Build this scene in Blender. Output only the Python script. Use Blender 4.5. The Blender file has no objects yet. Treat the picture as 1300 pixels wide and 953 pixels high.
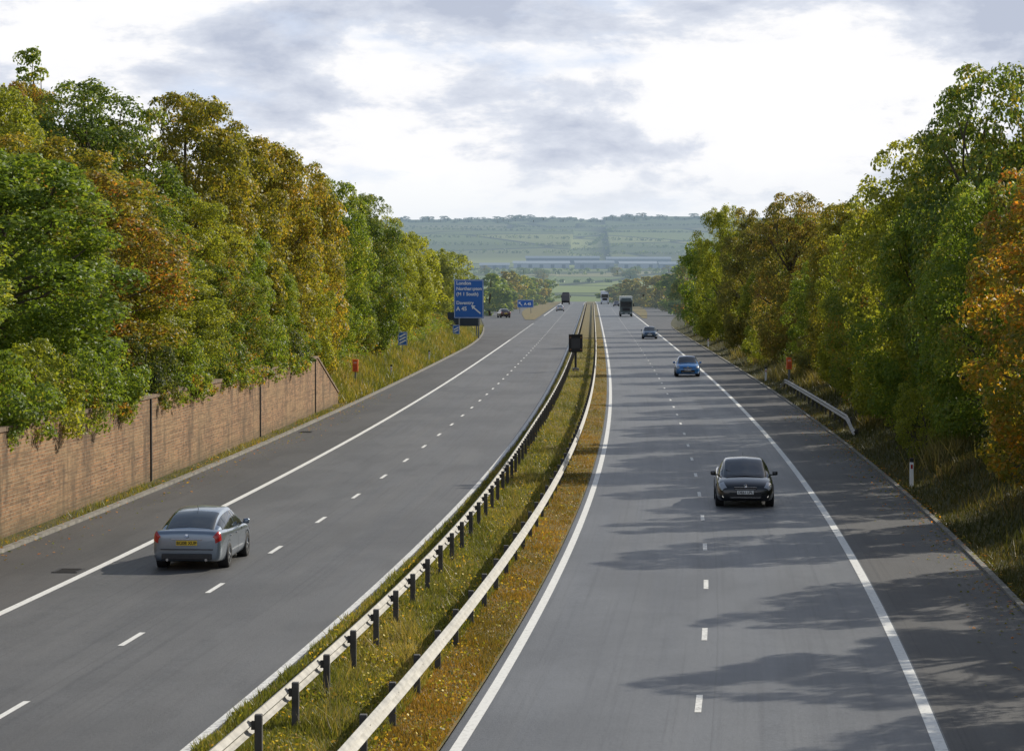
import bpy, bmesh, math, random
import numpy as np
from mathutils import Vector, Matrix
random.seed(7); rng = np.random.default_rng(7)
rad = math.radians
scene = bpy.context.scene
col = scene.collection

# ------------------------------------------------------------------ helpers
def tag(o, label=None, cat=None, group=None, kind=None):
    if label: o['label'] = label
    if cat: o['category'] = cat
    if group: o['group'] = group
    if kind: o['kind'] = kind
    return o
def empty(name, loc=(0,0,0), rz=0.0, label=None, cat=None, group=None):
    o = bpy.data.objects.new(name, None); col.objects.link(o)
    o.empty_display_size = .2
    o.location = loc; o.rotation_euler = (0,0,rz)
    return tag(o, label, cat, group)
def link_mesh(name, me, mat=None, parent=None, smooth=False):
    o = bpy.data.objects.new(name, me); col.objects.link(o)
    if mat and not me.materials: me.materials.append(mat)
    if parent: o.parent = parent
    if smooth: me.polygons.foreach_set('use_smooth', [True]*len(me.polygons))
    return o
class MB:
    def __init__(s): s.bm = bmesh.new()
    def box(s, c, d, rot=None, bevel=0.0, seg=2):
        r = bmesh.ops.create_cube(s.bm, size=1.0); vs = r['verts']
        M = Matrix.Translation(c) @ (rot.to_4x4() if rot else Matrix.Identity(4)) @ Matrix.Diagonal((d[0],d[1],d[2],1))
        bmesh.ops.transform(s.bm, matrix=M, verts=vs)
        if bevel > 0:
            es = list({e for v in vs for e in v.link_edges})
            bmesh.ops.bevel(s.bm, geom=es, offset=bevel, segments=seg, affect='EDGES', profile=.6)
        return s
    def cyl(s, a, b, r0, r1=None, n=12):
        a = Vector(a); b = Vector(b); r1 = r0 if r1 is None else r1
        d = b-a; L = d.length
        r = bmesh.ops.create_cone(s.bm, cap_ends=True, segments=n, radius1=r0, radius2=r1, depth=L)
        q = d.to_track_quat('Z','Y')
        bmesh.ops.transform(s.bm, matrix=Matrix.Translation((a+b)/2) @ q.to_matrix().to_4x4(), verts=r['verts'])
        return s
    def poly(s, pts):
        s.bm.faces.new([s.bm.verts.new(p) for p in pts]); return s
    def grid(s, P, flip=False):
        n, m = P.shape[0], P.shape[1]
        V = [[s.bm.verts.new(P[i,j]) for j in range(m)] for i in range(n)]
        for i in range(n-1):
            for j in range(m-1):
                f = [V[i][j],V[i+1][j],V[i+1][j+1],V[i][j+1]]
                if flip: f.reverse()
                s.bm.faces.new(f)
        return V
    def lathe(s, prof, c, axis='X', n=24):
        pts = []
        for k in range(n):
            a = 2*math.pi*k/n
            for (h, r) in prof:
                if axis == 'X': pts.append((c[0]+h, c[1]+r*math.cos(a), c[2]+r*math.sin(a)))
                else: pts.append((c[0]+r*math.cos(a), c[1]+r*math.sin(a), c[2]+h))
        V = [s.bm.verts.new(p) for p in pts]; m = len(prof)
        for k in range(n):
            for j in range(m-1):
                s.bm.faces.new([V[k*m+j],V[((k+1)%n)*m+j],V[((k+1)%n)*m+j+1],V[k*m+j+1]])
        return s
    def build(s, name, mat, parent=None, smooth=False, fixn=True):
        if fixn: bmesh.ops.recalc_face_normals(s.bm, faces=s.bm.faces)
        me = bpy.data.meshes.new(name); s.bm.to_mesh(me); s.bm.free()
        return link_mesh(name, me, mat, parent, smooth)

# ------------------------------------------------------------------ materials
class NT:
    def __init__(s, name):
        s.m = bpy.data.materials.new(name); s.m.use_nodes = True
        s.t = s.m.node_tree; s.t.nodes.clear()
        s.out = s.n('ShaderNodeOutputMaterial')
    def n(s, typ, **kw):
        nd = s.t.nodes.new(typ)
        for k, v in kw.items(): setattr(nd, k, v)
        return nd
    def l(s, a, b): s.t.links.new(a, b)
    def math(s, op, a, b=None, clamp=False):
        nd = s.n('ShaderNodeMath', operation=op, use_clamp=clamp)
        for i, v in enumerate((a, b)):
            if v is None: continue
            if isinstance(v, (int, float)): nd.inputs[i].default_value = v
            else: s.l(v, nd.inputs[i])
        return nd.outputs[0]
    def mix(s, fac, a, b, blend='MIX'):
        nd = s.n('ShaderNodeMixRGB', blend_type=blend)
        for i, v in enumerate((fac, a, b)):
            if isinstance(v, (int, float)): nd.inputs[i].default_value = v
            elif isinstance(v, tuple): nd.inputs[i].default_value = (*v, 1)
            else: s.l(v, nd.inputs[i])
        return nd.outputs[0]
    def ramp(s, fac, stops):
        nd = s.n('ShaderNodeValToRGB'); cr = nd.color_ramp
        while len(cr.elements) < len(stops): cr.elements.new(.5)
        for e, (p, c) in zip(cr.elements, stops):
            e.position = p; e.color = (*c, 1) if isinstance(c, tuple) else (c, c, c, 1)
        s.l(fac, nd.inputs[0]); return nd.outputs[0]
    def noise(s, vec, scale, detail=3, rough=.55, sc3=None):
        if sc3:
            mp = s.n('ShaderNodeMapping'); mp.inputs['Scale'].default_value = sc3
            s.l(vec, mp.inputs[0]); vec = mp.outputs[0]
        nd = s.n('ShaderNodeTexNoise'); nd.inputs['Scale'].default_value = scale
        nd.inputs['Detail'].default_value = detail; nd.inputs['Roughness'].default_value = rough
        s.l(vec, nd.inputs['Vector']); return nd.outputs['Fac']
    def pos(s): return s.n('ShaderNodeNewGeometry').outputs['Position']
    def bsdf(s, colr, rough=.7, metal=0.0, spec=.5, bump=None, bdist=.02, bstr=.5):
        b = s.n('ShaderNodeBsdfPrincipled')
        for v, k in ((colr,'Base Color'),(rough,'Roughness'),(metal,'Metallic'),(spec,'Specular IOR Level')):
            if isinstance(v, tuple): b.inputs[k].default_value = (*v, 1)
            elif isinstance(v, (int, float)): b.inputs[k].default_value = v
            else: s.l(v, b.inputs[k])
        if bump is not None:
            bn = s.n('ShaderNodeBump'); bn.inputs['Distance'].default_value = bdist; bn.inputs['Strength'].default_value = bstr
            s.l(bump, bn.inputs['Height']); s.l(bn.outputs[0], b.inputs['Normal'])
        return b
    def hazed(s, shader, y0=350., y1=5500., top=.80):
        # aerial perspective painted in as blue-grey emission, thickening down the valley by world position
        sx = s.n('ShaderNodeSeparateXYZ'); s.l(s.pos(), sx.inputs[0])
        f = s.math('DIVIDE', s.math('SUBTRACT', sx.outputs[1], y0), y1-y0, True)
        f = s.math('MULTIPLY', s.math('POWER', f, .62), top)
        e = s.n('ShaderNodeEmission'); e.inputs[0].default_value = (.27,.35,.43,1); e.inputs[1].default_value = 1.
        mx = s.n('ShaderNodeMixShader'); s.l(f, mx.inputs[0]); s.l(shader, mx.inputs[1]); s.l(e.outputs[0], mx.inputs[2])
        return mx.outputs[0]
    def done(s, sh): s.l(sh, s.out.inputs[0]); return s.m

def simple(name, c, rough=.6, metal=0., var=.12, scale=6., spec=.5, coat=0.):
    t = NT(name); nz = t.noise(t.pos(), scale, 3)
    cc = t.mix(nz, tuple(max(0,x*(1-var*1.5)) for x in c), tuple(x*(1+var) for x in c))
    b = t.bsdf(cc, rough, metal, spec)
    if coat: b.inputs['Coat Weight'].default_value = coat; b.inputs['Coat Roughness'].default_value = .05
    return t.done(b.outputs[0])

def foliage(name, c0, c1, c2, c3=None, trans=.52, p3=.88, gain=2.05, tc=(1.6,1.45,.6)):
    g=lambda c: tuple(x*gain for x in c) if c else None
    c0,c1,c2,c3=g(c0),g(c1),g(c2),g(c3)
    t = NT(name)
    at = t.n('ShaderNodeAttribute', attribute_name='tint')
    oi = t.n('ShaderNodeObjectInfo')
    f = t.math('ADD', at.outputs['Fac'], t.math('MULTIPLY', t.math('SUBTRACT', oi.outputs['Random'], .5), .16), True)
    st = [(0., c0), (.45, c1), (.8, c2)]
    if c3: st = [(0., c0), (.42, c1), (.72, c2), (p3, c3)]
    c = t.ramp(f, st)
    b = t.bsdf(c, .5, 0., .35)
    tr = t.n('ShaderNodeBsdfTranslucent')
    t.l(t.mix(1., c, tc, 'MULTIPLY'), tr.inputs[0])
    mx = t.n('ShaderNodeMixShader'); mx.inputs[0].default_value = trans
    t.l(b.outputs[0], mx.inputs[1]); t.l(tr.outputs[0], mx.inputs[2])
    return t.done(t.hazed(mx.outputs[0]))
FOL = dict(
 green = foliage('leaf_green', (.04,.065,.012),(.072,.11,.018),(.115,.145,.026),(.19,.18,.04), p3=.97),
 dark  = foliage('leaf_dark_green', (.025,.042,.012),(.045,.072,.017),(.08,.105,.024), trans=.45),
 deep  = foliage('leaf_deep_green', (.03,.05,.012),(.055,.085,.018),(.09,.12,.025),(.18,.15,.03), trans=.45, p3=.97),
 olive = foliage('leaf_olive_yellow', (.05,.06,.013),(.095,.098,.017),(.16,.135,.024),(.22,.14,.03), p3=.95),
 ygreen= foliage('leaf_yellow_green', (.06,.08,.014),(.11,.13,.02),(.17,.175,.032)),
 rust  = foliage('leaf_rust', (.05,.065,.014),(.095,.095,.02),(.16,.115,.025),(.24,.09,.025), p3=.90),
 mixed = foliage('leaf_green_rust', (.035,.06,.012),(.068,.10,.018),(.12,.13,.028),(.22,.10,.025), p3=.94),
 orange= foliage('leaf_orange', (.055,.075,.014),(.12,.11,.018),(.24,.135,.02),(.30,.10,.018), p3=.93),
 brown = foliage('leaf_brown_green', (.045,.052,.016),(.08,.085,.022),(.13,.115,.032),(.17,.115,.042), p3=.93),
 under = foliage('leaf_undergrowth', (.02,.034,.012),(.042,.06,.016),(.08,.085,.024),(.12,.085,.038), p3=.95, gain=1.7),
)
GRASS = foliage('grass_blades', (.07,.085,.018),(.125,.135,.028),(.20,.175,.05),(.28,.21,.08), trans=.35, p3=.95, gain=1.4)
GRASS_D = foliage('grass_blades_shaded', (.04,.048,.014),(.07,.072,.02),(.11,.095,.035),(.18,.13,.06), trans=.3, p3=.95, gain=1.2)  # darker grass copy: shade of the right verge put into the blade colour
GRASS_R = foliage('grass_blades_ochre', (.10,.085,.02),(.18,.125,.028),(.27,.145,.032),(.30,.20,.06), trans=.35, p3=.92, gain=1.35)
GRASS_DRY = foliage('grass_blades_straw', (.11,.11,.035),(.20,.17,.06),(.30,.24,.10), trans=.3, gain=1.3)
FLOWER = simple('flower_yellow', (.62,.48,.04), .6)
BARK = simple('bark', (.10,.08,.06), .9, scale=3, var=.3)

def asphalt(name, base, wear, rough=.5):
    t = NT(name); uv = t.n('ShaderNodeUVMap').outputs[0]; p = t.pos()
    fine = t.noise(p, 11., 5, .8)
    mid = t.noise(p, 1.6, 5, .7)
    big = t.noise(p, .18, 4, .6, (1,.5,1))
    streak = t.noise(uv, 1., 4, .6, (1.6, .02, 1))
    thin = t.noise(uv, 1., 3, .6, (9., .05, 1))
    patch = t.noise(uv, 1., 3, .55, (.35,.06,1))
    c = t.mix(t.ramp(fine,[(.3,0.),(.7,1.)]), tuple(x*.5 for x in base), tuple(x*1.5 for x in base))
    c = t.mix(t.math('MULTIPLY', t.ramp(mid,[(.38,0.),(.62,1.)]), .5), c, tuple(x*1.4 for x in base))
    c = t.mix(t.math('MULTIPLY', t.ramp(streak, [(.38,0.),(.62,1.)]), .65), c, wear)
    c = t.mix(t.math('MULTIPLY', t.ramp(thin, [(.52,0.),(.68,1.)]), .4), c, tuple(x*.55 for x in base))
    c = t.mix(t.math('MULTIPLY', t.ramp(big,[(.4,0.),(.6,1.)]), .5), c, tuple(x*.62 for x in base))
    c = t.mix(t.math('MULTIPLY', t.ramp(patch,[(.52,0.),(.57,1.)]), .35), c, tuple(x*1.5 for x in base))
    su = t.n('ShaderNodeSeparateXYZ'); t.l(uv, su.inputs[0])
    wob = t.noise(uv, 1., 3, .6, (1.5,.3,1))
    jy = t.math('FRACT', t.math('MULTIPLY', t.math('ADD', su.outputs[1], t.math('MULTIPLY', wob, .5)), 1/37.))
    c = t.mix(t.math('MULTIPLY', t.ramp(jy,[(0.,1.),(.004,0.)]), .5), c, tuple(x*.4 for x in base))
    jx = t.math('FRACT', t.math('MULTIPLY', t.math('ADD', su.outputs[0], t.math('MULTIPLY', wob, .06)), 1/3.83))
    c = t.mix(t.math('MULTIPLY', t.ramp(jx,[(0.,1.),(.012,0.)]), .45), c, tuple(x*.4 for x in base))
    r = t.math('ADD', t.math('MULTIPLY', streak, .22), rough)
    b = t.bsdf(c, r, 0., .45, bump=fine, bdist=.016, bstr=.8)
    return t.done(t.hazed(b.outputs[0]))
ASPH_L = asphalt('asphalt_left', (.088,.087,.086), (.120,.118,.116), .48)
ASPH_R = asphalt('asphalt_right', (.095,.098,.103), (.140,.144,.150), .41)
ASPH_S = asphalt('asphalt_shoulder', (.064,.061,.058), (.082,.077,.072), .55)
def paint(name='road_paint', worn=.8, th=.52):
    t = NT(name); p = t.pos()
    n1 = t.noise(p, 9., 5, .75); n2 = t.noise(p, .9, 3)
    f = t.math('MULTIPLY', t.ramp(n1,[(th,0.),(th+.2,1.)]), worn)
    c = t.mix(f, (.76,.75,.71), (.22,.21,.20)); c = t.mix(t.math('MULTIPLY', n2, .35), c, (.52,.50,.45))
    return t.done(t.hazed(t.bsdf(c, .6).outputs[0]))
PAINT = paint()
def soil():
    t = NT('median_soil'); p = t.pos()
    a = t.noise(p, .8, 5, .7); b_ = t.noise(p, 12., 4, .7)
    c = t.ramp(a, [(.3,(.07,.08,.022)),(.48,(.13,.12,.04)),(.6,(.22,.135,.05)),(.75,(.12,.13,.035))])
    c = t.mix(t.ramp(b_,[(.4,0.),(.7,.6)]), c, (.24,.18,.09))
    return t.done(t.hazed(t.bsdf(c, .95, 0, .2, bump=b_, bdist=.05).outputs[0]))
SOIL = soil()
CONC = simple('kerb_concrete', (.22,.205,.175), .85, scale=2.5, var=.6)
def ground_mat():
    t = NT('ground'); p = t.pos()
    sx = t.n('ShaderNodeSeparateXYZ'); t.l(p, sx.inputs[0])
    a = t.noise(p, .5, 5, .65); f = t.noise(p, 9., 4, .7)
    near = t.ramp(a, [(.3,(.04,.043,.016)),(.5,(.075,.075,.026)),(.68,(.12,.10,.045))])
    near = t.mix(t.ramp(f,[(.4,0.),(.75,.5)]), near, (.12,.09,.05))
    mp = t.n('ShaderNodeMapping'); mp.inputs['Scale'].default_value = (1/250.,1/360.,0); mp.inputs['Rotation'].default_value=(0,0,.25)
    t.l(p, mp.inputs[0])
    vo = t.n('ShaderNodeTexVoronoi'); vo.inputs['Scale'].default_value = 1.; t.l(mp.outputs[0], vo.inputs['Vector'])
    sc = t.n('ShaderNodeSeparateColor'); t.l(vo.outputs['Color'], sc.inputs[0])
    fld = t.ramp(sc.outputs[0], [(0.,(.12,.17,.06)),(.25,(.22,.27,.08)),(.5,(.14,.19,.07)),(.7,(.30,.28,.14)),(.85,(.09,.13,.055)),(1.,(.30,.33,.12))])
    ve = t.n('ShaderNodeTexVoronoi', feature='DISTANCE_TO_EDGE'); ve.inputs['Scale'].default_value = 1.; t.l(mp.outputs[0], ve.inputs['Vector'])
    fld = t.mix(t.ramp(ve.outputs[0], [(.012,1.),(.03,0.)]), fld, (.02,.035,.02))
    fld = t.mix(t.math('MULTIPLY', t.noise(p,.01,4), .3), fld, (.09,.12,.05))
    wd = t.ramp(t.math('DIVIDE', t.math('SUBTRACT', sx.outputs[1], 3000.), 1000.), [(0.,0.),(.1,1.),(.35,1.),(.5,0.)])
    fld = t.mix(t.math('MULTIPLY', wd, .42), fld, (.025,.045,.025))
    ff = t.math('DIVIDE', t.math('SUBTRACT', sx.outputs[1], 900.), 150., True)
    c = t.mix(ff, near, fld)
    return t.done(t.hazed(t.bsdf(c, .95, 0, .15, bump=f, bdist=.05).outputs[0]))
GROUND = ground_mat()
def brick():
    t = NT('brick_wall'); uv = t.n('ShaderNodeUVMap').outputs[0]
    br = t.n('ShaderNodeTexBrick'); t.l(uv, br.inputs['Vector'])
    br.inputs['Scale'].default_value = 1.; br.inputs['Brick Width'].default_value = .30; br.inputs['Row Height'].default_value = .10
    br.inputs['Mortar Size'].default_value = .012; br.inputs['Bias'].default_value = -.1
    br.inputs['Color1'].default_value = (.34,.175,.085,1); br.inputs['Color2'].default_value = (.13,.07,.04,1); br.inputs['Mortar'].default_value = (.30,.25,.17,1)
    big = t.noise(uv, 1., 5, .65, (.3,.8,1)); drip = t.noise(uv, 1., 5, .7, (.9,.3,1)); blot = t.noise(uv, 5., 4, .7)
    cour = t.noise(uv, 1., 5, .75, (.30,9.,1))
    c = t.mix(t.ramp(big,[(.42,0.),(.62,.55)]), br.outputs[0], (.32,.22,.12))
    c = t.mix(t.ramp(cour,[(.50,0.),(.60,.55)]), c, (.10,.06,.035))
    c = t.mix(t.ramp(cour,[(.32,.4),(.42,0.)]), c, (.40,.28,.16))
    c = t.mix(t.ramp(blot,[(.52,0.),(.66,.5)]), c, (.12,.075,.045))
    c = t.mix(t.ramp(drip,[(.47,0.),(.64,.7)]), c, (.075,.055,.038))
    sx = t.n('ShaderNodeSeparateXYZ'); t.l(uv, sx.inputs[0])
    low = t.math('MULTIPLY', t.ramp(t.math('ADD', sx.outputs[1], t.math('MULTIPLY', blot, .9)), [(.35,1.),(1.1,0.)]), .65)
    c = t.mix(low, c, (.10,.085,.05))
    hi = t.math('MULTIPLY', t.ramp(t.math('ADD', sx.outputs[1], t.math('MULTIPLY', drip, 1.4)), [(2.95,0.),(3.5,1.)]), .6)
    c = t.mix(hi, c, (.075,.07,.04))
    return t.done(t.bsdf(c, .9, 0, .2, bump=br.outputs[1], bdist=-.01).outputs[0])
BRICK = brick()
COPING = simple('coping_brick', (.19,.13,.08), .9, scale=3, var=.6)
JOINT = simple('joint_dark', (.03,.027,.025), .9)
GALV = simple('weathered_rail', (.36,.345,.31), .6, .1, .45, 3.)
POSTM = simple('rail_post_dark', (.085,.08,.075), .8, scale=4, var=.4)
BLUE = simple('sign_blue', (.015,.13,.48), .45, var=.06)
WHITE = simple('sign_white', (.82,.82,.82), .5, var=.04)
GREY = simple('sign_grey', (.17,.18,.19), .6)
BLACKM = simple('matt_black', (.02,.02,.022), .7)
ORANGE = simple('phone_orange', (.90,.16,.03), .5)
TYRE = simple('tyre', (.022,.022,.023), .85)
RIM = simple('rim', (.45,.46,.47), .3, .9, .05)
GLASS = simple('car_glass', (.02,.025,.03), .06, 0., .05, spec=.9)
REDL = simple('tail_lamp', (.42,.012,.012), .2, coat=.6)
CLEARL = simple('head_lamp', (.40,.42,.45), .12, .3, coat=.6)
PLATEY = simple('plate_yellow', (.80,.55,.03), .5)
PLATEW = simple('plate_white', (.8,.8,.78), .5)
CHROME = simple('chrome', (.6,.6,.62), .18, 1., .05)
PLASTIC = simple('trim_plastic', (.03,.03,.032), .55)
def carpaint(name, c, metal=.5): return simple(name, c, .28, metal, .05, 2., coat=.8)

# ------------------------------------------------------------------ road geometry
def R(Y):
    if Y < 40:
        e = math.exp(8/60.); return -.25+.029*(-8)+3.2*(1-e) + (.029+3.2/60*e)*(Y-40)
    return -.25+.029*(Y-48)+3.2*(1-math.exp(-(Y-48)/60.))
def Rd(Y): return (R(Y+.5)-R(Y-.5))
def sm(t): t = max(0., min(1., t)); return t*t*(3-2*t)
def slipL(Y): return 13.*sm((Y-280)/420.)
def slipR(Y): return 9.*sm((Y-380)/330.)
def EL(Y): return R(Y)-4-7.3-3.3-slipL(Y)
def ER(Y): return R(Y)+7.3+3.0+slipR(Y)
FY = [-100,900,1100,1500,2300,2600,3000,3300,4000,4800,6500,14000]
FZ = [0,0,-2,2,13,19,27,42,78,114,90,30]
def hfar(Y): return float(np.interp(Y, FY, FZ))
def plateau(Y, base): return base*(1-sm((Y-300)/350.))+.35
def hw(Y): return 2.9 if Y < 147 else max(.6, 2.9-(Y-147)*.21)
def terr(X, Y):
    g = hfar(Y)
    sL = EL(Y)-X; sR = X-ER(Y)
    if sL > 0:
        nat = min(plateau(Y,5.5), max(0., (sL-1.2)*.42))
        if Y < 158 and sL > 1.27:
            h = min(6.2, hw(Y)-.12+.36*(sL-1.27))
        elif Y < 158: h = 0.
        elif Y < 170:
            k=(Y-158)/12.; h = (1-k)*min(6.2,(.5+.42*(sL-1.27) if sL>1.27 else 0))+k*nat
        else: h = nat
        s = sL
    elif sR > 0:
        h = min(plateau(Y,4.2), max(0., (sR-.8)*.34)); s = sR
    else: return g-.06
    h += .12*math.sin(X*1.7+Y*.31)*math.sin(Y*.23+X*.4)*min(1,max(0,s-2)/3)
    if Y > 2800:
        k = min(1,(Y-2800)/900.)
        h += k*(5*math.sin(X/310.+1.3)+4*math.sin(X/170.+Y/400.)+3*math.sin(Y/260.-X/500.))
    return g + h - (.06 if s < .8 else 0.0)*(1-min(1,s/.8))

def ground():
    Ys = list(np.arange(-60, 420, 3.)) + list(np.arange(420, 1200, 12.)) + list(np.arange(1200, 6600, 60.)) + [7000,7800,9000,11000,14000]
    S = [.01,.4,.9,1.0,1.26,1.29,1.6,2,2.6,3.3,4,5,6,7,8.5,10,12,15,19,25,35,50,75,110,160,230,320,430,560,720,900,1150,1500,2000,2800,4000,6000]
    V = []; m = 2*len(S)+3
    for Y in Ys:
        for s in reversed(S): X = EL(Y)-s; V.append((X,Y,terr(X,Y)))
        for k in (0.,.5,1.): X = EL(Y)*(1-k)+ER(Y)*k; V.append((X,Y,hfar(Y)-.06))
        for s in S: X = ER(Y)+s; V.append((X,Y,terr(X,Y)))
    F = []
    for i in range(len(Ys)-1):
        for j in range(m-1):
            a = i*m+j; F.append((a,a+1,a+m+1,a+m))
    me = bpy.data.meshes.new('ground'); me.from_pydata(V,[],F); me.update()
    return tag(link_mesh('ground', me, GROUND, None, True), 'grass verges, cutting banks, valley fields and hills', 'ground', kind='structure')
ground()

def ribbon(name, f0, f1, Ya, Yb, z, mat, parent=None, nx=2, segs=None, thick=0, label=None, cat=None, kind='structure'):
    V=[];F=[];UV=[]
    if segs is None:
        ys=[Ya]
        while ys[-1]<Yb: ys.append(min(Yb, ys[-1]+(2. if ys[-1]<200 else 5.)))
        segs=[ys]
    for ys in segs:
        b0=len(V)
        for Y in ys:
            for k in range(nx):
                t=k/(nx-1); X=f0(Y)*(1-t)+f1(Y)*t
                V.append((X,Y,hfar(Y)+z)); UV.append((X-R(Y),Y))
        for i in range(len(ys)-1):
            for k in range(nx-1):
                a=b0+i*nx+k; F.append((a,a+1,a+nx+1,a+nx))
        if thick:
            b1=len(V)
            for i in range(b0,b1): x,y,zz=V[i]; V.append((x,y,zz-thick)); UV.append(UV[i])
            n=len(ys)
            for i in range(n-1):
                for k,fl in ((0,1),(nx-1,0)):
                    a=b0+i*nx+k; b=a+nx; c=a+(b1-b0); d=b+(b1-b0)
                    F.append((a,b,d,c) if fl==0 else (b,a,c,d))
            a=b0; b=b0+nx-1; F.append((a,a+b1-b0,b+b1-b0,b))
    me=bpy.data.meshes.new(name); me.from_pydata(V,[],F)
    uvl=me.uv_layers.new(name='UVMap')
    vi=np.zeros(len(me.loops),dtype=np.int32); me.loops.foreach_get('vertex_index',vi)
    uvl.data.foreach_set('uv', np.array(UV)[vi].ravel()); me.update()
    o=link_mesh(name,me,mat,parent)
    if parent is None: tag(o,label,cat,kind=kind)
    return o
END=1150
ribbon('left_carriageway', lambda Y:R(Y)-11.4, lambda Y:R(Y)-3.85, -60, END, 0., ASPH_L, label='grey asphalt carriageway heading away, left of the central reservation', cat='road')
ribbon('right_carriageway', lambda Y:R(Y)-.22, lambda Y:R(Y)+7.4, -60, END, 0., ASPH_R, label='grey asphalt carriageway of oncoming traffic', cat='road')
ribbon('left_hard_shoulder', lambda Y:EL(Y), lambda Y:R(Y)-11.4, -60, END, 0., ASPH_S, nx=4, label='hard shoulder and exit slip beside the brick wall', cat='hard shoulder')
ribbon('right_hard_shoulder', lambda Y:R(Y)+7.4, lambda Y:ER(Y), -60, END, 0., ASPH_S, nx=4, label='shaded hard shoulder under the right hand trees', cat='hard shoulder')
ribbon('median_ground', lambda Y:R(Y)-3.85, lambda Y:R(Y)-.22, -60, END, .03, SOIL, nx=5, label='soil of the central reservation', cat='median')
ribbon('left_kerb', lambda Y:EL(Y)-.18, lambda Y:EL(Y)+.02, -60, 420, .09, CONC, thick=.12, label='concrete kerb along the left shoulder', cat='kerb')
ribbon('right_kerb', lambda Y:ER(Y)-.02, lambda Y:ER(Y)+.12, -60, 420, .06, CONC, thick=.09, label='concrete kerb along the right verge', cat='kerb')
def line(name, o0, o1, **k): return ribbon(name, lambda Y:R(Y)+o0, lambda Y:R(Y)+o1, k.get('a',-60), k.get('b',END), .006, k.get('m',PAINT), segs=k.get('segs'), label=k['label'], cat='road marking')
line('median_edge_line_right', -.08, .10, label='solid white edge line beside the central reservation on the right carriageway')
line('shoulder_line_right', 7.17, 7.37, label='solid white line along the right hard shoulder')
line('median_edge_line_left', -4.10, -3.95, m=paint('road_paint_dirty',.9,.46), label='worn white edge line beside the central reservation on the left carriageway')
line('shoulder_line_left', -11.42, -11.22, b=330, label='solid white line along the left hard shoulder')
line('exit_dashes', -11.42, -11.2, segs=[[Y,Y+1.] for Y in np.arange(331,460,2.)]+[[Y,Y+2.,Y+5] for Y in np.arange(560,END-20,5.)], label='short white dashes where the exit slip leaves')
line('lane_dashes_left', -7.72, -7.6, segs=[[53.8+9*k-1,53.8+9*k+1] for k in range(-8,120)], label='broken white lane line on the left carriageway')
line('lane_dashes_right', 3.50, 3.61, m=paint('road_paint_faded',.9,.46), segs=[[54.6+9*k-1,54.6+9*k+.9] for k in range(-8,120)], label='broken white lane line on the right carriageway')
ribbon('exit_island', lambda Y:R(Y)-12.2-max(0,(slipL(Y)-5)*.75), lambda Y:R(Y)-12.0, 500, END, .05, SOIL, label='grass island between exit slip and carriageway', cat='verge')
ribbon('merge_island', lambda Y:R(Y)+8.0, lambda Y:R(Y)+8.1+max(0,(slipR(Y)-2)*.5), 520, END, .05, SOIL, label='grass island between joining slip and carriageway', cat='verge')

# ------------------------------------------------------------------ retaining wall
def wall():
    root = empty('brick_retaining_wall', (EL(120)-1.15,120,0), 0, 'long brown brick retaining wall below the left hand trees, sloping down at its far end', 'wall')
    inv = Vector(root.location)
    V=[];F=[];UV=[]
    ys=list(np.arange(-51,148,2.))+[149,151,153,155,157,158]
    d=0; last=None
    for Y in ys:
        X=EL(Y)-1.0
        if last: d+=math.hypot(X-last[0],Y-last[1])
        last=(X,Y); h=hw(Y)
        for (dx,z,u) in ((0,-.1,-.1),(-.0,h,h),(-.3,h,h+.3),(-.3,-.1,-.1)):
            V.append((X+dx-inv.x,Y-inv.y,z)); UV.append((d,u))
    n=len(ys)
    for i in range(n-1):
        for k in range(3):
            a=i*4+k; F.append((a+4,a+5,a+1,a))
    a=(n-1)*4; F.append((a,a+3,a+2,a+1))
    me=bpy.data.meshes.new('brickwork'); me.from_pydata(V,[],F)
    uvl=me.uv_layers.new(name='UVMap'); vi=np.zeros(len(me.loops),dtype=np.int32); me.loops.foreach_get('vertex_index',vi)
    uvl.data.foreach_set('uv', np.array(UV)[vi].ravel()); me.update()
    link_mesh('brickwork',me,BRICK,root)
    V=[];F=[]
    for Y in ys:
        X=EL(Y)-1.0; h=hw(Y)
        for (dx,z) in ((.05,h+.002),(.05,h+.12),(-.33,h+.12),(-.33,h+.002)): V.append((X+dx-inv.x,Y-inv.y,z))
    for i in range(n-1):
        for k in range(4):
            a=i*4+k; b=i*4+(k+1)%4; F.append((a+4,b+4,b,a))
    b=(n-1)*4; F.append((b,b+1,b+2,b+3))
    me=bpy.data.meshes.new('coping'); me.from_pydata(V,[],F); me.update()
    link_mesh('coping',me,COPING,root)
    for Y in (42,69,96.5,124,146):
        X=EL(Y)-1.0
        m=MB(); m.box((X-inv.x+.02,Y-inv.y,hw(Y)/2),(.06,.16,hw(Y)-.02)); m.build('expansion_joint',JOINT,root)
wall()

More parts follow.
